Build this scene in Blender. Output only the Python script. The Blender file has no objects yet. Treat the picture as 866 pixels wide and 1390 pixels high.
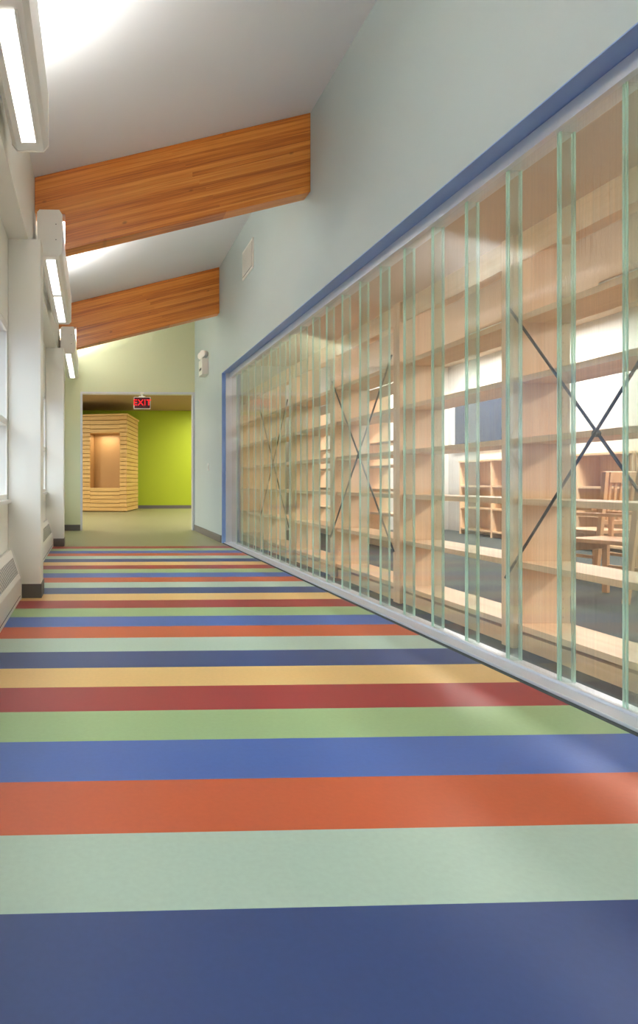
import bpy, bmesh, math, random
from mathutils import Vector, Matrix
random.seed(3)
scene=bpy.context.scene
# ---------------------------------------------------------------- helpers
def lin(c):
    r=[]
    for v in c[:3]:
        v=v/255.0
        r.append(v/12.92 if v<=0.04045 else ((v+0.055)/1.055)**2.4)
    return (r[0],r[1],r[2],1.0)
def new_mat(name):
    m=bpy.data.materials.new(name); m.use_nodes=True
    nt=m.node_tree; nt.nodes.clear()
    out=nt.nodes.new('ShaderNodeOutputMaterial')
    return m,nt,out
def N(nt,t,**kw):
    n=nt.nodes.new(t)
    for k,v in kw.items(): setattr(n,k,v)
    return n
def plain(name,rgb,rough=0.6,var=0.04,scale=3.0,metal=0.0,bump=0.0,bscale=200,coat=0.0):
    m,nt,out=new_mat(name); L=nt.links.new
    p=N(nt,'ShaderNodeBsdfPrincipled')
    p.inputs['Roughness'].default_value=rough; p.inputs['Metallic'].default_value=metal
    p.inputs['Coat Weight'].default_value=coat
    tc=N(nt,'ShaderNodeTexCoord'); nz=N(nt,'ShaderNodeTexNoise'); nz.inputs['Scale'].default_value=scale
    nz.inputs['Detail'].default_value=3
    L(tc.outputs['Object'],nz.inputs['Vector'])
    mr=N(nt,'ShaderNodeMapRange'); mr.inputs['To Min'].default_value=1-var; mr.inputs['To Max'].default_value=1+var
    L(nz.outputs['Fac'],mr.inputs['Value'])
    mx=N(nt,'ShaderNodeVectorMath',operation='SCALE'); c=lin(rgb); mx.inputs[0].default_value=c[:3]
    L(mr.outputs[0],mx.inputs['Scale']); L(mx.outputs[0],p.inputs['Base Color'])
    if bump>0:
        b=N(nt,'ShaderNodeBump'); b.inputs['Strength'].default_value=bump; b.inputs['Distance'].default_value=0.002
        n2=N(nt,'ShaderNodeTexNoise'); n2.inputs['Scale'].default_value=bscale
        L(tc.outputs['Object'],n2.inputs['Vector']); L(n2.outputs['Fac'],b.inputs['Height']); L(b.outputs[0],p.inputs['Normal'])
    L(p.outputs[0],out.inputs[0]); return m
def emit(name,rgb,s):
    m,nt,out=new_mat(name); e=N(nt,'ShaderNodeEmission'); e.inputs[0].default_value=lin(rgb); e.inputs[1].default_value=s
    nt.links.new(e.outputs[0],out.inputs[0]); return m
def wood(name,a,b,stretch=(1,1,0.06),scale=14,rough=0.45):
    m,nt,out=new_mat(name); L=nt.links.new
    p=N(nt,'ShaderNodeBsdfPrincipled'); p.inputs['Roughness'].default_value=rough
    tc=N(nt,'ShaderNodeTexCoord'); mp=N(nt,'ShaderNodeMapping'); mp.inputs['Scale'].default_value=stretch
    nz=N(nt,'ShaderNodeTexNoise'); nz.inputs['Scale'].default_value=scale; nz.inputs['Detail'].default_value=5; nz.inputs['Distortion'].default_value=0.6
    L(tc.outputs['Object'],mp.inputs[0]); L(mp.outputs[0],nz.inputs['Vector'])
    r=N(nt,'ShaderNodeValToRGB'); r.color_ramp.elements[0].position=0.3; r.color_ramp.elements[0].color=lin(a)
    r.color_ramp.elements[1].position=0.7; r.color_ramp.elements[1].color=lin(b)
    L(nz.outputs['Fac'],r.inputs[0]); L(r.outputs[0],p.inputs['Base Color']); L(p.outputs[0],out.inputs[0]); return m

class B:
    def __init__(s,name,mats,parent=None,bevel=0.0):
        s.bm=bmesh.new(); s.name=name; s.mats=mats; s.parent=parent; s.bevel=bevel
    def box(s,x0,x1,y0,y1,z0,z1,m=0,M=None):
        c=[(x0,y0,z0),(x1,y0,z0),(x1,y1,z0),(x0,y1,z0),(x0,y0,z1),(x1,y0,z1),(x1,y1,z1),(x0,y1,z1)]
        vs=[s.bm.verts.new((M@Vector(p)) if M else p) for p in c]
        for f in ((0,3,2,1),(4,5,6,7),(0,1,5,4),(1,2,6,5),(2,3,7,6),(3,0,4,7)):
            s.bm.faces.new([vs[i] for i in f]).material_index=m
        return s
    def quad(s,pts,m=0):
        s.bm.faces.new([s.bm.verts.new(p) for p in pts]).material_index=m
        return s
    def prism(s,pts,a0,a1,axis='y',m=0):
        def P(p,a):
            return (p[0],a,p[1]) if axis=='y' else ((a,p[0],p[1]) if axis=='x' else (p[0],p[1],a))
        v0=[s.bm.verts.new(P(p,a0)) for p in pts]; v1=[s.bm.verts.new(P(p,a1)) for p in pts]
        n=len(pts)
        s.bm.faces.new(v0).material_index=m; s.bm.faces.new(v1[::-1]).material_index=m
        for i in range(n):
            s.bm.faces.new([v0[i],v0[(i+1)%n],v1[(i+1)%n],v1[i]]).material_index=m
        return s
    def cyl(s,p0,p1,r,m=0,seg=20,r2=None):
        p0=Vector(p0);p1=Vector(p1); d=p1-p0
        M=Matrix.Translation((p0+p1)/2)@d.to_track_quat('Z','Y').to_matrix().to_4x4()
        g=bmesh.ops.create_cone(s.bm,cap_ends=True,segments=seg,radius1=r,radius2=r if r2 is None else r2,depth=d.length,matrix=M)
        for v in g['verts']:
            for f in v.link_faces: f.material_index=m
        return s
    def done(s,loc=None,rotz=None,smooth=False):
        bmesh.ops.recalc_face_normals(s.bm,faces=s.bm.faces)
        me=bpy.data.meshes.new(s.name); s.bm.to_mesh(me); s.bm.free()
        ob=bpy.data.objects.new(s.name,me); scene.collection.objects.link(ob)
        for m in s.mats: me.materials.append(m)
        if s.parent: ob.parent=s.parent
        if loc: ob.location=loc
        if rotz is not None: ob.rotation_euler=(0,0,rotz)
        if s.bevel>0:
            b=ob.modifiers.new('bevel','BEVEL'); b.width=s.bevel; b.segments=2; b.limit_method='ANGLE'
        return ob
def empty(name,loc=(0,0,0)):
    e=bpy.data.objects.new(name,None); e.location=loc; scene.collection.objects.link(e); e.empty_display_size=0.1; return e
def area(name,loc,rot,sx,sy,power,col,parent=None,spread=None):
    l=bpy.data.lights.new(name,'AREA'); l.shape='RECTANGLE'; l.size=sx; l.size_y=sy; l.energy=power; l.color=col
    o=bpy.data.objects.new(name,l); o.location=loc; o.rotation_euler=rot; scene.collection.objects.link(o)
    if spread: l.spread=spread
    if parent: o.parent=parent
    return o

# ---------------------------------------------------------------- materials
XW=1.93; XL=-0.655; SL=0.252; YE=12.42; H=0.9; CZ=4.17
def ceilz(x): return CZ-SL*(XW-x)
m_wallR=plain('paint_sage_grey',(184,198,197),0.5,0.02,1.5,bump=0.15)
m_wallL=plain('paint_cream',(244,244,234),0.55,0.02,1.5,bump=0.15)
m_wallE=plain('paint_pale_green',(217,221,184),0.6,0.02,1.5)
m_white=plain('paint_white',(225,225,220),0.6,0.02,1.2)
m_libwall=plain('paint_library_wall',(206,204,198),0.6,0.02,1.2)
m_libceil=plain('paint_library_ceiling',(190,172,148),0.7,0.02,1.2)
m_ceil=plain('paint_ceiling',(231,233,235),0.8,0.02,1.2,bump=0.1)
m_lime=plain('paint_lime',(172,190,24),0.5,0.02,1.0)
m_beige=plain('paint_beige_ceiling',(170,140,105),0.8,0.03,1.0)
m_blue=plain('paint_periwinkle',(132,162,214),0.4,0.02,2.0)
m_base=plain('rubber_baseboard_grey',(104,100,96),0.5,0.03,4.0)
m_alu=plain('brushed_aluminium',(214,218,224),0.4,0.03,6.0,metal=0.4)
m_wmetal=plain('white_enamel',(242,240,232),0.35,0.01,2.0)
m_dark=plain('dark_slot',(62,60,58),0.6,0.02,3)
m_pin=plain('shelf_pin_brass',(120,90,60),0.6,0.02,3)
m_black=plain('black_steel',(28,28,30),0.4,0.02,3,metal=0.3)
m_red=emit('exit_red',(235,30,36),1.3)
m_exitbg=plain('exit_housing_dark',(80,22,26),0.5,0.02,3)
m_lamp=emit('lamp_diffuser',(255,250,242),2.8)
m_lamp2=emit('library_lamp_diffuser',(255,245,228),1.3)
m_carpet=plain('carpet_charcoal',(62,72,70),0.95,0.15,60,bump=0.4)
m_maple=wood('maple_veneer',(228,188,144),(240,210,172))
m_mapleh=wood('maple_veneer_shelf',(224,184,138),(238,206,166),stretch=(1,0.06,1))
m_chair=wood('chair_beech',(205,155,108),(226,182,136))
m_kiosk=wood('kiosk_cedar_slats',(205,160,92),(226,186,118),stretch=(0.06,0.06,1),scale=10)
m_kiosk2=plain('kiosk_panel_tan',(190,148,92),0.5,0.05,3)
m_navyglass=plain('dark_blue_window_glass',(28,42,64),0.15,0.05,2)

# glulam
m_beam,nt,out=new_mat('glulam_fir'); L=nt.links.new
p=N(nt,'ShaderNodeBsdfPrincipled'); p.inputs['Roughness'].default_value=0.4; p.inputs['Coat Weight'].default_value=0.1
tc=N(nt,'ShaderNodeTexCoord'); sp=N(nt,'ShaderNodeSeparateXYZ'); L(tc.outputs['Object'],sp.inputs[0])
mz=N(nt,'ShaderNodeMath',operation='MULTIPLY'); mz.inputs[1].default_value=-SL; L(sp.outputs['X'],mz.inputs[0])
h=N(nt,'ShaderNodeMath',operation='ADD'); L(sp.outputs['Z'],h.inputs[0]); L(mz.outputs[0],h.inputs[1])
dv=N(nt,'ShaderNodeMath',operation='DIVIDE'); dv.inputs[1].default_value=0.04; L(h.outputs[0],dv.inputs[0])
fl=N(nt,'ShaderNodeMath',operation='FLOOR'); L(dv.outputs[0],fl.inputs[0])
fr=N(nt,'ShaderNodeMath',operation='FRACT'); L(dv.outputs[0],fr.inputs[0])
sh=N(nt,'ShaderNodeMath',operation='MULTIPLY'); sh.inputs[1].default_value=1.73; L(fl.outputs[0],sh.inputs[0])
ax=N(nt,'ShaderNodeMath',operation='ADD'); L(sp.outputs['X'],ax.inputs[0]); L(sh.outputs[0],ax.inputs[1])
d2=N(nt,'ShaderNodeMath',operation='DIVIDE'); d2.inputs[1].default_value=3.4; L(ax.outputs[0],d2.inputs[0])
f2=N(nt,'ShaderNodeMath',operation='FLOOR'); L(d2.outputs[0],f2.inputs[0])
cb=N(nt,'ShaderNodeCombineXYZ'); L(fl.outputs[0],cb.inputs[0]); L(f2.outputs[0],cb.inputs[1])
wn=N(nt,'ShaderNodeTexWhiteNoise'); L(cb.outputs[0],wn.inputs['Vector'])
cg=N(nt,'ShaderNodeCombineXYZ')
gx=N(nt,'ShaderNodeMath',operation='MULTIPLY'); gx.inputs[1].default_value=1.2; L(sp.outputs['X'],gx.inputs[0])
gh=N(nt,'ShaderNodeMath',operation='MULTIPLY'); gh.inputs[1].default_value=60; L(h.outputs[0],gh.inputs[0])
gw=N(nt,'ShaderNodeMath',operation='MULTIPLY'); gw.inputs[1].default_value=20; L(wn.outputs['Value'],gw.inputs[0])
gy=N(nt,'ShaderNodeMath',operation='ADD'); L(gw.outputs[0],gy.inputs[0])
gyy=N(nt,'ShaderNodeMath',operation='MULTIPLY'); gyy.inputs[1].default_value=30; L(sp.outputs['Y'],gyy.inputs[0]); L(gyy.outputs[0],gy.inputs[1])
L(gx.outputs[0],cg.inputs[0]); L(gh.outputs[0],cg.inputs[1]); L(gy.outputs[0],cg.inputs[2])
nz=N(nt,'ShaderNodeTexNoise'); nz.inputs['Scale'].default_value=1.0; nz.inputs['Detail'].default_value=4; nz.inputs['Distortion'].default_value=1.0; L(cg.outputs[0],nz.inputs['Vector'])
mixv=N(nt,'ShaderNodeMath',operation='MULTIPLY_ADD'); mixv.inputs[1].default_value=0.85; L(nz.outputs['Fac'],mixv.inputs[0])
wm=N(nt,'ShaderNodeMath',operation='MULTIPLY'); wm.inputs[1].default_value=0.26; L(wn.outputs['Value'],wm.inputs[0]); L(wm.outputs[0],mixv.inputs[2])
rp=N(nt,'ShaderNodeValToRGB'); cr=rp.color_ramp; cr.elements[0].position=0.28; cr.elements[0].color=lin((140,68,20)); cr.elements[1].position=0.82; cr.elements[1].color=lin((224,152,68))
e=cr.elements.new(0.53); e.color=lin((200,116,40)); L(mixv.outputs[0],rp.inputs[0])
gp=N(nt,'ShaderNodeMath',operation='GREATER_THAN'); gp.inputs[1].default_value=0.05; L(fr.outputs[0],gp.inputs[0])
gm=N(nt,'ShaderNodeMapRange'); gm.inputs['To Min'].default_value=0.72; L(gp.outputs[0],gm.inputs['Value'])
kc=N(nt,'ShaderNodeCombineXYZ'); kx=N(nt,'ShaderNodeMath',operation='MULTIPLY'); kx.inputs[1].default_value=3.0; L(sp.outputs['X'],kx.inputs[0])
kh=N(nt,'ShaderNodeMath',operation='MULTIPLY'); kh.inputs[1].default_value=5.0; L(h.outputs[0],kh.inputs[0]); L(kx.outputs[0],kc.inputs[0]); L(kh.outputs[0],kc.inputs[1])
vo=N(nt,'ShaderNodeTexVoronoi'); vo.inputs['Scale'].default_value=1.0; L(kc.outputs[0],vo.inputs['Vector'])
km=N(nt,'ShaderNodeMapRange'); km.inputs['From Min'].default_value=0.03; km.inputs['From Max'].default_value=0.09; km.inputs['To Min'].default_value=0.5; L(vo.outputs['Distance'],km.inputs['Value'])
mm=N(nt,'ShaderNodeMath',operation='MULTIPLY'); L(gm.outputs[0],mm.inputs[0]); L(km.outputs[0],mm.inputs[1])
sc=N(nt,'ShaderNodeVectorMath',operation='SCALE'); L(rp.outputs[0],sc.inputs[0]); L(mm.outputs[0],sc.inputs['Scale'])
L(sc.outputs[0],p.inputs['Base Color']); L(p.outputs[0],out.inputs[0])

# striped floor
m_floor,nt,out=new_mat('striped_linoleum'); L=nt.links.new
p=N(nt,'ShaderNodeBsdfPrincipled')
tc=N(nt,'ShaderNodeTexCoord'); sp=N(nt,'ShaderNodeSeparateXYZ'); L(tc.outputs['Object'],sp.inputs[0])
SW=0.306; Y0=1.386-SW
mxx=N(nt,'ShaderNodeMath',operation='MAXIMUM'); mxx.inputs[1].default_value=Y0+0.01; L(sp.outputs['Y'],mxx.inputs[0])
a=N(nt,'ShaderNodeMath',operation='SUBTRACT'); a.inputs[1].default_value=Y0-7*SW*2; L(mxx.outputs[0],a.inputs[0])
dv=N(nt,'ShaderNodeMath',operation='DIVIDE'); dv.inputs[1].default_value=SW*7; L(a.outputs[0],dv.inputs[0])
fr=N(nt,'ShaderNodeMath',operation='FRACT'); L(dv.outputs[0],fr.inputs[0])
rp=N(nt,'ShaderNodeValToRGB'); cr=rp.color_ramp; cr.interpolation='CONSTANT'
cols=[(50,70,118),(178,200,182),(190,90,54),(70,100,168),(154,182,130),(150,50,50),(226,188,122)]
cr.elements[0].position=0; cr.elements[0].color=lin(cols[0]); cr.elements[1].position=1/7; cr.elements[1].color=lin(cols[1])
for i in range(2,7):
    e=cr.elements.new(i/7); e.color=lin(cols[i])
L(fr.outputs[0],rp.inputs[0])
gt=N(nt,'ShaderNodeMath',operation='GREATER_THAN'); gt.inputs[1].default_value=1.386+SW*26; L(sp.outputs['Y'],gt.inputs[0])
mx=N(nt,'ShaderNodeMix',data_type='RGBA'); L(gt.outputs[0],mx.inputs[0]); L(rp.outputs[0],mx.inputs[6]); mx.inputs[7].default_value=lin((142,142,104))
n1=N(nt,'ShaderNodeTexNoise'); n1.inputs['Scale'].default_value=60; n1.inputs['Detail'].default_value=4; L(tc.outputs['Object'],n1.inputs['Vector'])
mr=N(nt,'ShaderNodeMapRange'); mr.inputs['To Min'].default_value=0.92; mr.inputs['To Max'].default_value=1.08; L(n1.outputs['Fac'],mr.inputs['Value'])
sc=N(nt,'ShaderNodeVectorMath',operation='SCALE'); L(mx.outputs[2],sc.inputs[0]); L(mr.outputs[0],sc.inputs['Scale'])
L(sc.outputs[0],p.inputs['Base Color'])
p.inputs['Roughness'].default_value=0.43; p.inputs['Specular IOR Level'].default_value=0.42
L(p.outputs[0],out.inputs[0])

# glass (thin sheets: schlick reflection over straight transmission, slight surface haze)
def glassmat(name,tint,r0,rough,dif,difcol,ribs=True):
    m,nt,out=new_mat(name); L=nt.links.new
    t=N(nt,'ShaderNodeBsdfTransparent'); t.inputs[0].default_value=(*tint,1)
    g=N(nt,'ShaderNodeBsdfGlossy'); g.inputs['Roughness'].default_value=rough
    lw=N(nt,'ShaderNodeLayerWeight'); lw.inputs['Blend'].default_value=0.5
    pw=N(nt,'ShaderNodeMath',operation='POWER'); pw.inputs[1].default_value=5.0; L(lw.outputs['Facing'],pw.inputs[0])
    sc=N(nt,'ShaderNodeMath',operation='MULTIPLY_ADD'); sc.inputs[1].default_value=1-r0; sc.inputs[2].default_value=r0; L(pw.outputs[0],sc.inputs[0])
    mx=N(nt,'ShaderNodeMixShader'); L(sc.outputs[0],mx.inputs[0]); L(t.outputs[0],mx.inputs[1]); L(g.outputs[0],mx.inputs[2])
    streak=None
    if ribs:
        tc=N(nt,'ShaderNodeTexCoord'); w=N(nt,'ShaderNodeTexNoise'); w.inputs['Scale'].default_value=1.0; w.inputs['Detail'].default_value=3
        mp=N(nt,'ShaderNodeMapping'); mp.inputs['Scale'].default_value=(1,120,1.2)
        b=N(nt,'ShaderNodeBump'); b.inputs['Strength'].default_value=0.2; b.inputs['Distance'].default_value=0.001
        L(tc.outputs['Object'],mp.inputs[0]); L(mp.outputs[0],w.inputs['Vector']); L(w.outputs['Fac'],b.inputs['Height']); L(b.outputs[0],g.inputs['Normal'])
        streak=N(nt,'ShaderNodeMapRange'); streak.inputs['From Min'].default_value=0.3; streak.inputs['From Max'].default_value=0.7
        streak.inputs['To Min'].default_value=dif*0.3; streak.inputs['To Max'].default_value=dif*2.0; L(w.outputs['Fac'],streak.inputs['Value'])
    if dif>0:
        d=N(nt,'ShaderNodeBsdfDiffuse'); d.inputs[0].default_value=lin(difcol)
        tr=N(nt,'ShaderNodeBsdfTranslucent'); tr.inputs[0].default_value=lin(difcol)
        dm=N(nt,'ShaderNodeMixShader'); L(d.outputs[0],dm.inputs[1]); L(tr.outputs[0],dm.inputs[2])
        m2=N(nt,'ShaderNodeMixShader'); m2.inputs[0].default_value=dif; L(mx.outputs[0],m2.inputs[1]); L(dm.outputs[0],m2.inputs[2])
        if streak: L(streak.outputs[0],m2.inputs[0])
        L(m2.outputs[0],out.inputs[0])
    else: L(mx.outputs[0],out.inputs[0])
    return m
m_web=glassmat('channel_glass_web',(0.955,0.965,0.95),0.09,0.05,0.07,(234,238,236))
m_fin=glassmat('channel_glass_flange',(0.90,0.96,0.93),0.10,0.06,0.10,(232,246,238))
m_edge=glassmat('channel_glass_edge',(0.72,0.92,0.85),0.2,0.08,0.55,(226,250,238),ribs=False)
m_pane=glassmat('window_pane',(0.96,0.98,0.99),0.06,0.01,0.0,(255,255,255),ribs=False)

# ---------------------------------------------------------------- room shell
LX=6.8
B('floor',[m_floor]).box(-3.5,XW,-2.6,YE+0.14,-0.1,0).box(-3.5,7.5,YE+0.14,23.3,-0.1,0).done()
B('floor_library',[m_carpet]).box(XW,LX,-2.6,YE+0.14,-0.1,0).done()
B('ceiling',[m_ceil]).prism([(-0.95,ceilz(-0.95)),(XW+.2,ceilz(XW+.2)),(XW+.2,ceilz(XW+.2)+.15),(-0.95,ceilz(-0.95)+.15)],-2.6,YE).done()
YJ=9.8; YN=-1.3; ZH=2.53
b=B('wall_right',[m_wallR,m_blue])
b.box(XW,XW+0.22,-2.6,YN,0,ZH); b.box(XW,XW+0.22,YJ,YE,0,ZH); b.box(XW,XW+0.22,-2.6,YE,ZH,CZ)
b.done()
B('trim_1',[m_blue]).box(XW-0.001,XW+0.22,YN,YJ,ZH-0.006,ZH-0.0005).box(XW-0.001,XW+0.22,YJ-0.006,YJ-0.0005,0,ZH-0.006).done()
B('baseboard_right',[m_base]).box(XW-0.012,XW-0.0005,YJ+0.03,YE-0.002,0,0.11).done()
cols_y=[(0.95,1.21),(5.19,5.45),(9.38,9.64)]
bays=[(-2.4,0.94),(1.23,5.18),(5.47,9.37),(9.66,12.1)]
WZ0,WZ1=0.76,2.12
b=B('wall_left',[m_wallL])
b.box(XL-0.2,XL,-2.6,YE,0,WZ0); b.box(XL-0.2,XL,-2.6,YE,WZ1,3.6)
prev=-2.6
for y0,y1 in bays:
    b.box(XL-0.2,XL,prev,y0,WZ0,WZ1); prev=y1
b.box(XL-0.2,XL,prev,YE,WZ0,WZ1); b.done()
B('wall_left_bulkhead',[m_wallL]).box(XL+.0005,-0.5,-2.6,YE-.001,2.80,3.54).done()
for i,(y0,y1) in enumerate(bays):
    b=B('window_%d'%(i+1),[m_wmetal,m_pane],bevel=0.002)
    xa,xb=XL-0.07,XL-0.002
    b.box(xa,xb,y0,y1,WZ0,WZ0+.05); b.box(xa,xb,y0,y1,WZ1-.05,WZ1); b.box(xa,xb,y0,y0+.03,WZ0+.05,WZ1-.05); b.box(xa,xb,y1-.03,y1,WZ0+.05,WZ1-.05)
    n=3
    for k in range(1,n):
        yc=y0+(y1-y0)*k/n; b.box(xa,xb,yc-.025,yc+.025,WZ0+.05,WZ1-.05)
    b.box(xa,xb,y0+.03,y1-.03,1.34,1.39)
    xm=XL-.012
    for z0,z1 in ((WZ0+.05,1.34),(1.39,WZ1-.05)):
        b.quad([(xm,y0+.03,z0),(xm,y1-.03,z0),(xm,y1-.03,z1),(xm,y0+.03,z1)],1)
    b.box(XL-0.0015,XL+0.03,y0+.001,y1-.001,WZ0-.02,WZ0+.01)
    b.done()
for i,(y0,y1) in enumerate(cols_y):
    B('column' ,[m_wallL,m_base],bevel=0.004).box(XL+.001,-0.40,y0,y1,0.0,2.7995).box(XL+.001,-0.392,y0-.008,y1+.008,0,0.11,1).done()
B('baseboard_left',[m_base]).box(XL+.0005,XL+.012,-2.6,YE-.002,0,0.11).done()
OX0,OX1,OZ=-0.22,XW,2.6
B('wall_back',[m_wallE]).box(-0.95,OX0,YE,YE+.14,0,OZ).prism([(-0.95,OZ),(XW+.2,OZ),(XW+.2,ceilz(XW+.2)),(-0.95,ceilz(-.95))],YE,YE+.14).done()
B('trim_2',[m_alu]).box(OX0+.0005,OX0+.04,YE-.01,YE+.15,0,OZ-.04).box(OX0+.0005,XW-.001,YE-.01,YE+.15,OZ-.04,OZ-.0005).box(XW-.04,XW-.001,YE-.01,YE+.15,0,OZ-.04).done()
B('baseboard_back',[m_base]).box(-0.64,OX0-.001,YE-.012,YE-.0005,0,0.11).done()
B('wall_front',[m_white]).box(-0.95,LX,-2.75,-2.6,0,4.4).done()
B('wall_library_right',[m_libwall]).box(LX,LX+.15,-2.6,YE,0,3.5).done()
B('wall_library_back',[m_libwall]).box(XW+.22,LX,YE,YE+.14,0,3.5).done()
B('ceiling_library',[m_libceil]).box(XW+.22,LX,-2.6,YE,3.1,3.2).done()
B('wall_far',[m_lime]).box(-3.5,7.5,23.0,23.15,0,3.5).done()
B('baseboard_far',[m_base]).box(-3.5,7.5,22.985,22.999,0,0.11).done()
B('wall_far_left',[m_white]).box(-3.65,-3.5,YE,23.15,0,3.5).done()
B('wall_far_right',[m_white]).box(7.5,7.65,YE,23.15,0,3.5).done()
B('wall_far_front',[m_white]).box(-3.5,-0.95,YE,YE+.14,0,3.5).box(LX,7.5,YE,YE+.14,0,3.5).done()
B('ceiling_far',[m_beige]).box(-3.65,7.65,YE+.14,23.15,3.4,3.5).done()

# ---------------------------------------------------------------- beams
for y in (1.59,5.79,9.99):
    T=0.18
    z=lambda x: ceilz(x)-0.001
    bot=lambda x: ceilz(x)-0.70
    B('glulam_beam',[m_beam],bevel=0.006).prism([(-0.499,z(-0.499)),(-0.499,3.24),(-0.235,3.24),(-0.235,bot(-0.235)),(XW-.001,bot(XW)),(XW-.001,z(XW))],y,y+T).done()

# ---------------------------------------------------------------- linear light fixtures
def fixture(y0,y1):
    e=empty('linear_light_fixture',((-0.355),(y0+y1)/2,3.0))
    prof=[(-0.46,2.86),(-0.43,2.82),(-0.28,2.82),(-0.255,2.85),(-0.255,3.16),(-0.28,3.2),(-0.44,3.2),(-0.46,3.18)]
    b=B('housing',[m_wmetal,m_dark],e)
    b.prism([(x,z) for x,z in prof],y0,y1)
    for ya,yb in ((y0-.012,y0),(y1,y1+.012)):
        b.prism([(x*1.0+(-0.355-x)*-0.04,z+(z-3.0)*0.03) for x,z in prof],ya,yb)
    b.box(-0.31,-0.30,y0-.016,y0-.011,2.95,2.955,1); b.box(-0.31,-0.30,y0-.016,y0-.011,3.08,3.085,1)
    for yc in (y0+.5,y1-.5): b.box(-0.499,-0.455,yc-.06,yc+.06,2.95,3.1)
    o=b.done(); o.location=-e.location
    b=B('diffuser',[m_lamp,m_wmetal],e)
    n=2; Lh=(y1-y0-0.1)/n
    for k in range(n):
        ya=y0+.05+k*Lh+.06; yb=y0+.05+(k+1)*Lh-.06
        b.box(-0.395,-0.315,ya,yb,2.810,2.819)
        b.box(-0.405,-0.395,ya-.01,yb+.01,2.804,2.8195,1); b.box(-0.315,-0.305,ya-.01,yb+.01,2.804,2.8195,1)
    o=b.done(); o.location=-e.location
    area('uplight_lamp',(0.0,0.29,0.21),(math.pi,math.radians(-14),0),0.14,(y1-y0)-.65,66,(1.0,0.985,0.95),e)
for a0 in (-2.55,1.45,5.63,9.83):
    fixture(a0,a0+2.4)

# ---------------------------------------------------------------- convector heaters
for y0,y1 in ((1.35,5.12),(5.5,9.3),(9.72,12.2)):
    b=B('convector_heater',[m_wmetal,m_dark],bevel=0.0)
    x0=XL+0.013; xf=-0.55
    b.prism([(x0,0.0),(xf,0.0),(xf,0.17),(x0+.02,0.385),(x0,0.385)],y0,y1)
    b.prism([(x0,0.0),(xf+.008,0.0),(xf+.008,0.172),(x0+.026,0.392),(x0,0.392)],y1,y1+.012)
    b.prism([(x0,0.0),(xf+.008,0.0),(xf+.008,0.172),(x0+.026,0.392),(x0,0.392)],y0-.012,y0)
    dx=(x0+.02)-xf; dz=0.385-0.17; Ln=math.hypot(dx,dz); ux,uz=dx/Ln,dz/Ln; nx,nz_=uz,-ux
    if nx<0: nx,nz_=-nx,-nz_
    n=int((y1-y0)/0.045)
    for i in range(n):
        ya=y0+.03+i*(y1-y0-.06)/n
        q=[(xf+ux*s+nx*o,0.17+uz*s+nz_*o) for s,o in ((.04,-.001),(Ln-.06,-.001),(Ln-.06,.0004),(.04,.0004))]
        b.prism(q,ya,ya+.022,m=1)
    b.box(xf-.001,xf+.0015,y0+.02,y1-.02,0.03,0.035,1)
    b.done()

# ---------------------------------------------------------------- channel glass partition
part=empty('channel_glass_partition',(2.1,4,1.2))
def pdone(b):
    o=b.done(); o.location=-part.location; return o
GX0,GX1=2.065,2.135; GZ0,GZ1=0.015,2.45
b=B('sill_track',[m_alu],part,bevel=0.002); b.box(1.96,2.148,YN+.01,YJ-.01,0.0,0.015); b.box(2.045,2.06,YN+.01,YJ-.01,0.015,0.028); pdone(b)
b=B('head_rail',[m_alu],part,bevel=0.002); b.box(2.035,2.148,YN+.01,YJ-.01,GZ1,ZH-.008); b.box(1.985,2.148,YJ-.03,YJ-.008,.016,ZH-.008); pdone(b)
web=B('glass_webs',[m_web],part); fin=B('glass_flanges',[m_fin],part); edg=B('glass_edges',[m_edge],part)
PIT=0.364; ys=[2.50+PIT*i for i in range(-10,21)]
ys=[y for y in ys if YN+.05<y<YJ-.08]
for i,y in enumerate(ys):
    for s in (-1,1):
        yc=y+s*0.008
        fin.quad([(GX0+.006,yc,GZ0),(GX1-.006,yc,GZ0),(GX1-.006,yc,GZ1),(GX0+.006,yc,GZ1)])
        lo,hi=yc-.0035,yc+.0035
        edg.box(GX0,GX0+.006,lo,hi,GZ0,GZ1); edg.box(GX1-.006,GX1,lo,hi,GZ0,GZ1)
bounds=[YN+.02]+ys+[YJ-.035]
for a,c in zip(bounds[:-1],bounds[1:]):
    web.quad([(GX0+.003,a+.0115,GZ0),(GX0+.003,c-.0115,GZ0),(GX0+.003,c-.0115,GZ1),(GX0+.003,a+.0115,GZ1)])
pdone(web); pdone(fin); pdone(edg)

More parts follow.
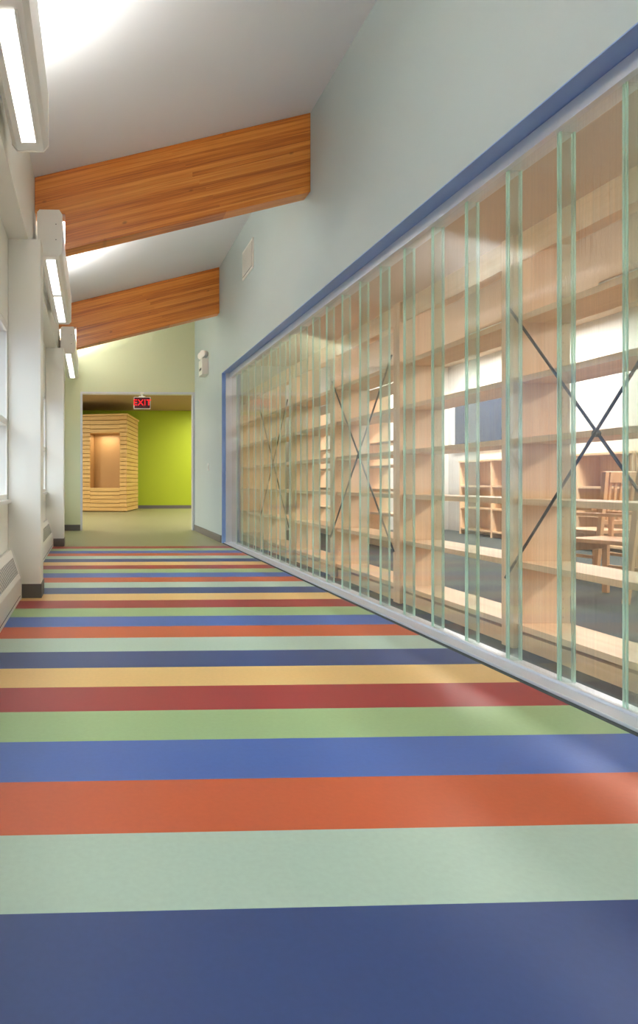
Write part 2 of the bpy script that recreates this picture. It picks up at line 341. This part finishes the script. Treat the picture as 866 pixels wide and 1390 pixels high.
# ---------------------------------------------------------------- bookcases
shelf_z=[0.10,0.44,0.78,1.11,1.44,1.77]
def bookcase(BX0,BX1,ya,yb,brace):
    e=empty('bookcase',((BX0+BX1)/2,(ya+yb)/2,0))
    b=B('carcass',[m_maple,m_mapleh,m_pin],e,bevel=0.0015)
    b.box(BX0,BX1,ya,ya+.03,0,2.24); b.box(BX0,BX1,yb-.03,yb,0,2.24)
    b.box(BX0-.02,BX0-.0005,ya,ya+.05,0,2.24); b.box(BX0-.02,BX0-.0005,yb-.05,yb,0,2.24)
    b.box(BX0,BX1,ya+.03,yb-.03,2.20,2.24,1)
    b.box(BX0,BX0+.02,ya+.03,yb-.03,2.09,2.20,1)
    b.box(BX0+.02,BX1-.02,ya+.03,yb-.03,0,0.08,1)
    for z in shelf_z:
        b.box(BX0+.01,BX1-.005,ya+.031,yb-.031,z,z+.032,1)
    for yy in (ya+.0305,yb-.0305):
        for xx in (BX0+.04,BX1-.04):
            for j in range(40):
                b.box(xx-.003,xx+.003,yy-.0008,yy+.0008,0.16+j*.05,0.166+j*.05,2)
    o=b.done(); o.location=-e.location
    if brace:
        b=B('cross_brace',[m_black],e)
        xx=BX0-.03
        b.cyl((xx,ya+.02,0.38),(xx,yb-.02,1.86),0.007,seg=8); b.cyl((xx-.015,ya+.02,1.86),(xx-.015,yb-.02,0.38),0.007,seg=8)
        b.cyl((xx-.018,(ya+yb)/2,1.12),(xx+.004,(ya+yb)/2,1.12),0.016,seg=16)
        o=b.done(); o.location=-e.location
SPB=1.33
for k in range(9):
    ya=3.565+SPB*(k-4)
    bookcase(2.30,2.61,ya,ya+SPB-.004,k%2==1)
for k in range(3):
    bookcase(4.05,4.36,8.25+k*SPB,8.25+(k+1)*SPB-.004,False)

# ---------------------------------------------------------------- library furniture
def chair(loc,rz):
    b=B('library_chair',[m_chair],bevel=0.004)
    b.box(-.23,.23,-.22,.22,.43,.46)
    for sx in (-1,1):
        b.box(sx*.21-.02,sx*.21+.02,-.21,-.17,0,.43)
        M=Matrix.Translation((0,.2,0))@Matrix.Rotation(math.radians(-6),4,'X')
        b.box(sx*.21-.02,sx*.21+.02,-.02,.02,0.0,1.0,M=M)
        b.box(sx*.21-.012,sx*.21+.012,-.17,.19,.2,.23)
        b.box(sx*.25-.025,sx*.25+.025,-.2,.22,.64,.665); b.box(sx*.25-.015,sx*.25+.015,-.19,-.16,.44,.64)
    b.box(-.19,.19,-.03,.03,.9,1.0,M=M); b.box(-.19,.19,-.015,.015,.52,.56,M=M)
    for i in range(6):
        x=-.15+i*.06; b.box(x-.014,x+.014,-.008,.008,.56,.9,M=M)
    b.box(-.19,.19,-.2,-.175,.36,.42)
    return b.done(loc,rz)
for (x,y,r) in ((4.05,5.0,3.5),(4.75,5.1,3.7),(4.75,6.1,3.3),(5.5,6.2,3.6)):
    chair((x,y,0.004),r)
for k in range(5):
    y0=2.0+k*1.9; x0,x1=LX-.34,LX-.01; hgt=1.25
    b=B('low_bookcase',[m_maple,m_mapleh],bevel=0.002)
    for yy in (y0,y0+.91,y0+1.82): b.box(x0,x1,yy,yy+.03,0,hgt)
    b.box(x0-.01,x1,y0-.01,y0+1.86,hgt,hgt+.03,1)
    for z in (.08,.45,.82):
        b.box(x0+.01,x1,y0+.03,y0+.91,z,z+.03,1); b.box(x0+.01,x1,y0+.94,y0+1.82,z,z+.03,1)
    b.box(x1-.012,x1-.001,y0+.03,y0+.91,0,hgt); b.box(x1-.012,x1-.001,y0+.94,y0+1.82,0,hgt)
    b.done()
b=B('window_library',[m_wmetal,m_navyglass])
y0=10.3
b.box(LX-.06,LX-.001,y0,y0+1.9,1.5,1.55); b.box(LX-.06,LX-.001,y0,y0+1.9,2.45,2.5)
for yy in (y0,y0+1.85): b.box(LX-.06,LX-.001,yy,yy+.05,1.55,2.45)
b.box(LX-.03,LX-.02,y0+.05,y0+1.85,1.55,2.45,1)
b.done()
for x in (5.9,):
    for y in (-0.8,1.5,4.0,6.5,9.0,11.2):
        e=empty('ceiling_light_panel',(x,y,3.09))
        b=B('frame',[m_wmetal,m_lamp2],e); b.box(-.32,.32,-.62,.62,-.03,0.009); b.box(-.3,.3,-.6,.6,-.036,-.03,1); b.done()
        area('lamp',(0,0,-.05),(0,math.radians(0),0),.6,1.2,80,(1,.98,.95),e)

# ---------------------------------------------------------------- end of corridor things
e=empty('exit_sign',(0.93,YE-.1,2.38))
b=B('housing',[m_wmetal,m_exitbg],e,bevel=0.003); b.box(-.155,.155,-.03,.03,-.11,.11); b.box(-.145,.145,-.034,-.03,-.1,.1,1); b.box(-.06,.06,-.02,.02,.11,.13); b.box(-.02,.02,-.015,.015,.13,.169);b.done()
cu=bpy.data.curves.new('letters','FONT'); cu.body='EXIT'; cu.size=0.155; cu.align_x='CENTER'; cu.align_y='CENTER'; cu.extrude=0.002; cu.materials.append(m_red); cu.space_character=1.08
t=bpy.data.objects.new('letters',cu); scene.collection.objects.link(t); t.parent=e; t.location=(0,-.037,0); t.rotation_euler=(math.pi/2,0,0)
B('exit_sign_mount',[m_wmetal]).box(.90,.96,YE-.13,YE-.0105,2.551,2.575).done()
e=empty('emergency_light',(XW,11.1,2.9))
b=B('body',[m_wmetal,m_dark],e,bevel=0.008); b.box(-.11,-.001,-.17,.17,-.2,.06)
b.box(-.112,-.11,-.1,.1,-.12,-.08,1); b.done()
for s in (-1,1):
    b=B('lamp_head',[m_wmetal,m_lamp],e); b.cyl((-.05,s*.1,.06),(-.05,s*.1,.12),.012); b.cyl((-.03,s*.1+.02,.15),(-.10,s*.1-.04,.14),.05,r2=.06); b.cyl((-.10,s*.1-.04,.14),(-.104,s*.1-.043,.1395),.05,m=0); b.done()
b=B('air_vent',[m_wmetal,m_dark],bevel=0.0)
b.box(XW-.015,XW-.001,7.85,8.4,3.47,3.83); b.box(XW-.017,XW-.014,7.88,8.37,3.5,3.8,1)
for i in range(14): b.box(XW-.022,XW-.016,7.88,8.37,3.505+i*.0215,3.518+i*.0215)
b.done()
b=B('light_switch',[m_wmetal]); b.box(XW-.008,XW-.001,10.9,10.98,1.1,1.22); b.box(XW-.014,XW-.008,10.925,10.955,1.135,1.185); b.done()

# kiosk
phi=-math.radians(13)
e=empty('wood_display_kiosk',(1.06,20.25,0)); e.rotation_euler=(0,0,phi)
b=B('slatted_walls',[m_kiosk,m_kiosk2,m_dark],e,bevel=0.006)
W,D,Hh=2.6,2.2,2.95
def slat_wall(x0,x1,y0,y1,z0,z1):
    n=max(1,round((z1-z0)/.125)); hh=(z1-z0)/n
    for i in range(n): b.box(x0,x1,y0,y1,z0+i*hh+.006,z0+(i+1)*hh-.008)
nx0,nx1,nz0,nz1=-1.15,-0.22,0.74,2.42
slat_wall(-W,nx0,0,.05,0.02,Hh); slat_wall(nx1,0,0,.05,0.02,Hh); slat_wall(nx0,nx1,0,.05,0.02,nz0); slat_wall(nx0,nx1,0,.05,nz1,Hh)
slat_wall(-.05,0.0,.055,D,0.02,Hh); slat_wall(-W,-W+.05,.055,D,0.02,Hh)
b.box(nx0-.02,nx1+.02,.6,.64,nz0-.05,nz1+.05,1)
b.box(nx0-.04,nx0,.056,.6,nz0-.05,nz1+.05,1); b.box(nx1,nx1+.04,.056,.6,nz0-.05,nz1+.05,1)
b.box(nx0,nx1,.056,.6,nz0-.05,nz0,1); b.box(nx0,nx1,.056,.6,nz1,nz1+.05,1)
b.box(-W-.02,.03,-.03,D+.02,Hh,Hh+.06)
b.box(-W+.06,-.06,.08,.1,0,nz0-.06,1); b.box(-W+.06,-.06,D-.05,D,0,Hh-.01,1)
b.done()
area('niche_lamp',((nx0+nx1)/2,.3,nz1-.03),(0,0,0),.5,.3,5,(1,.9,.75),e)
for (x,y) in ((3.9,14.6),(4.6,17.5),(4.6,21.5),(-2.2,17),(-2.2,14.6)):
    e=empty('far_ceiling_light_panel',(x,y,3.39))
    b=B('frame',[m_wmetal,m_lamp2],e); b.box(-.3,.3,-.3,.3,-.03,0.009); b.box(-.26,.26,-.26,.26,-.036,-.03,1); b.done()
    area('lamp',(0,0,-.05),(0,0,0),.5,.5,95,(1,.95,.84),e)

# ---------------------------------------------------------------- world: soft overcast blue daylight
w=bpy.data.worlds.new('daylight'); scene.world=w; w.use_nodes=True; nt=w.node_tree; L=nt.links.new
bg=nt.nodes['Background']; bg.inputs[1].default_value=3.6
tc=N(nt,'ShaderNodeTexCoord'); sp=N(nt,'ShaderNodeSeparateXYZ'); L(tc.outputs['Generated'],sp.inputs[0])
rp=N(nt,'ShaderNodeValToRGB'); mr=N(nt,'ShaderNodeMapRange'); mr.inputs['From Min'].default_value=-1; mr.inputs['From Max'].default_value=1
L(sp.outputs['Z'],mr.inputs['Value']); L(mr.outputs[0],rp.inputs[0]); L(rp.outputs[0],bg.inputs[0])
cr=rp.color_ramp; cr.elements[0].position=0.47; cr.elements[0].color=(0.06,0.09,0.15,1); cr.elements[1].position=0.56; cr.elements[1].color=(0.11,0.165,0.26,1)
e=cr.elements.new(0.74); e.color=(0.88,0.94,1,1)
# ---------------------------------------------------------------- camera
cd=bpy.data.cameras.new('camera'); cam=bpy.data.objects.new('camera',cd); scene.collection.objects.link(cam)
F=900.0; TN=0.036
cd.sensor_fit='AUTO'; cd.sensor_width=36; cd.lens=F/1390*36
cd.shift_x=(433-(125+TN*F))/1390; cd.shift_y=-(695-655)/1390
cam.location=(0,0,H); cam.rotation_euler=(math.pi/2,0,-math.atan(TN))
cd.clip_start=0.02
scene.camera=cam
scene.view_settings.view_transform='Standard'
scene.view_settings.look='None'
scene.view_settings.exposure=0.56
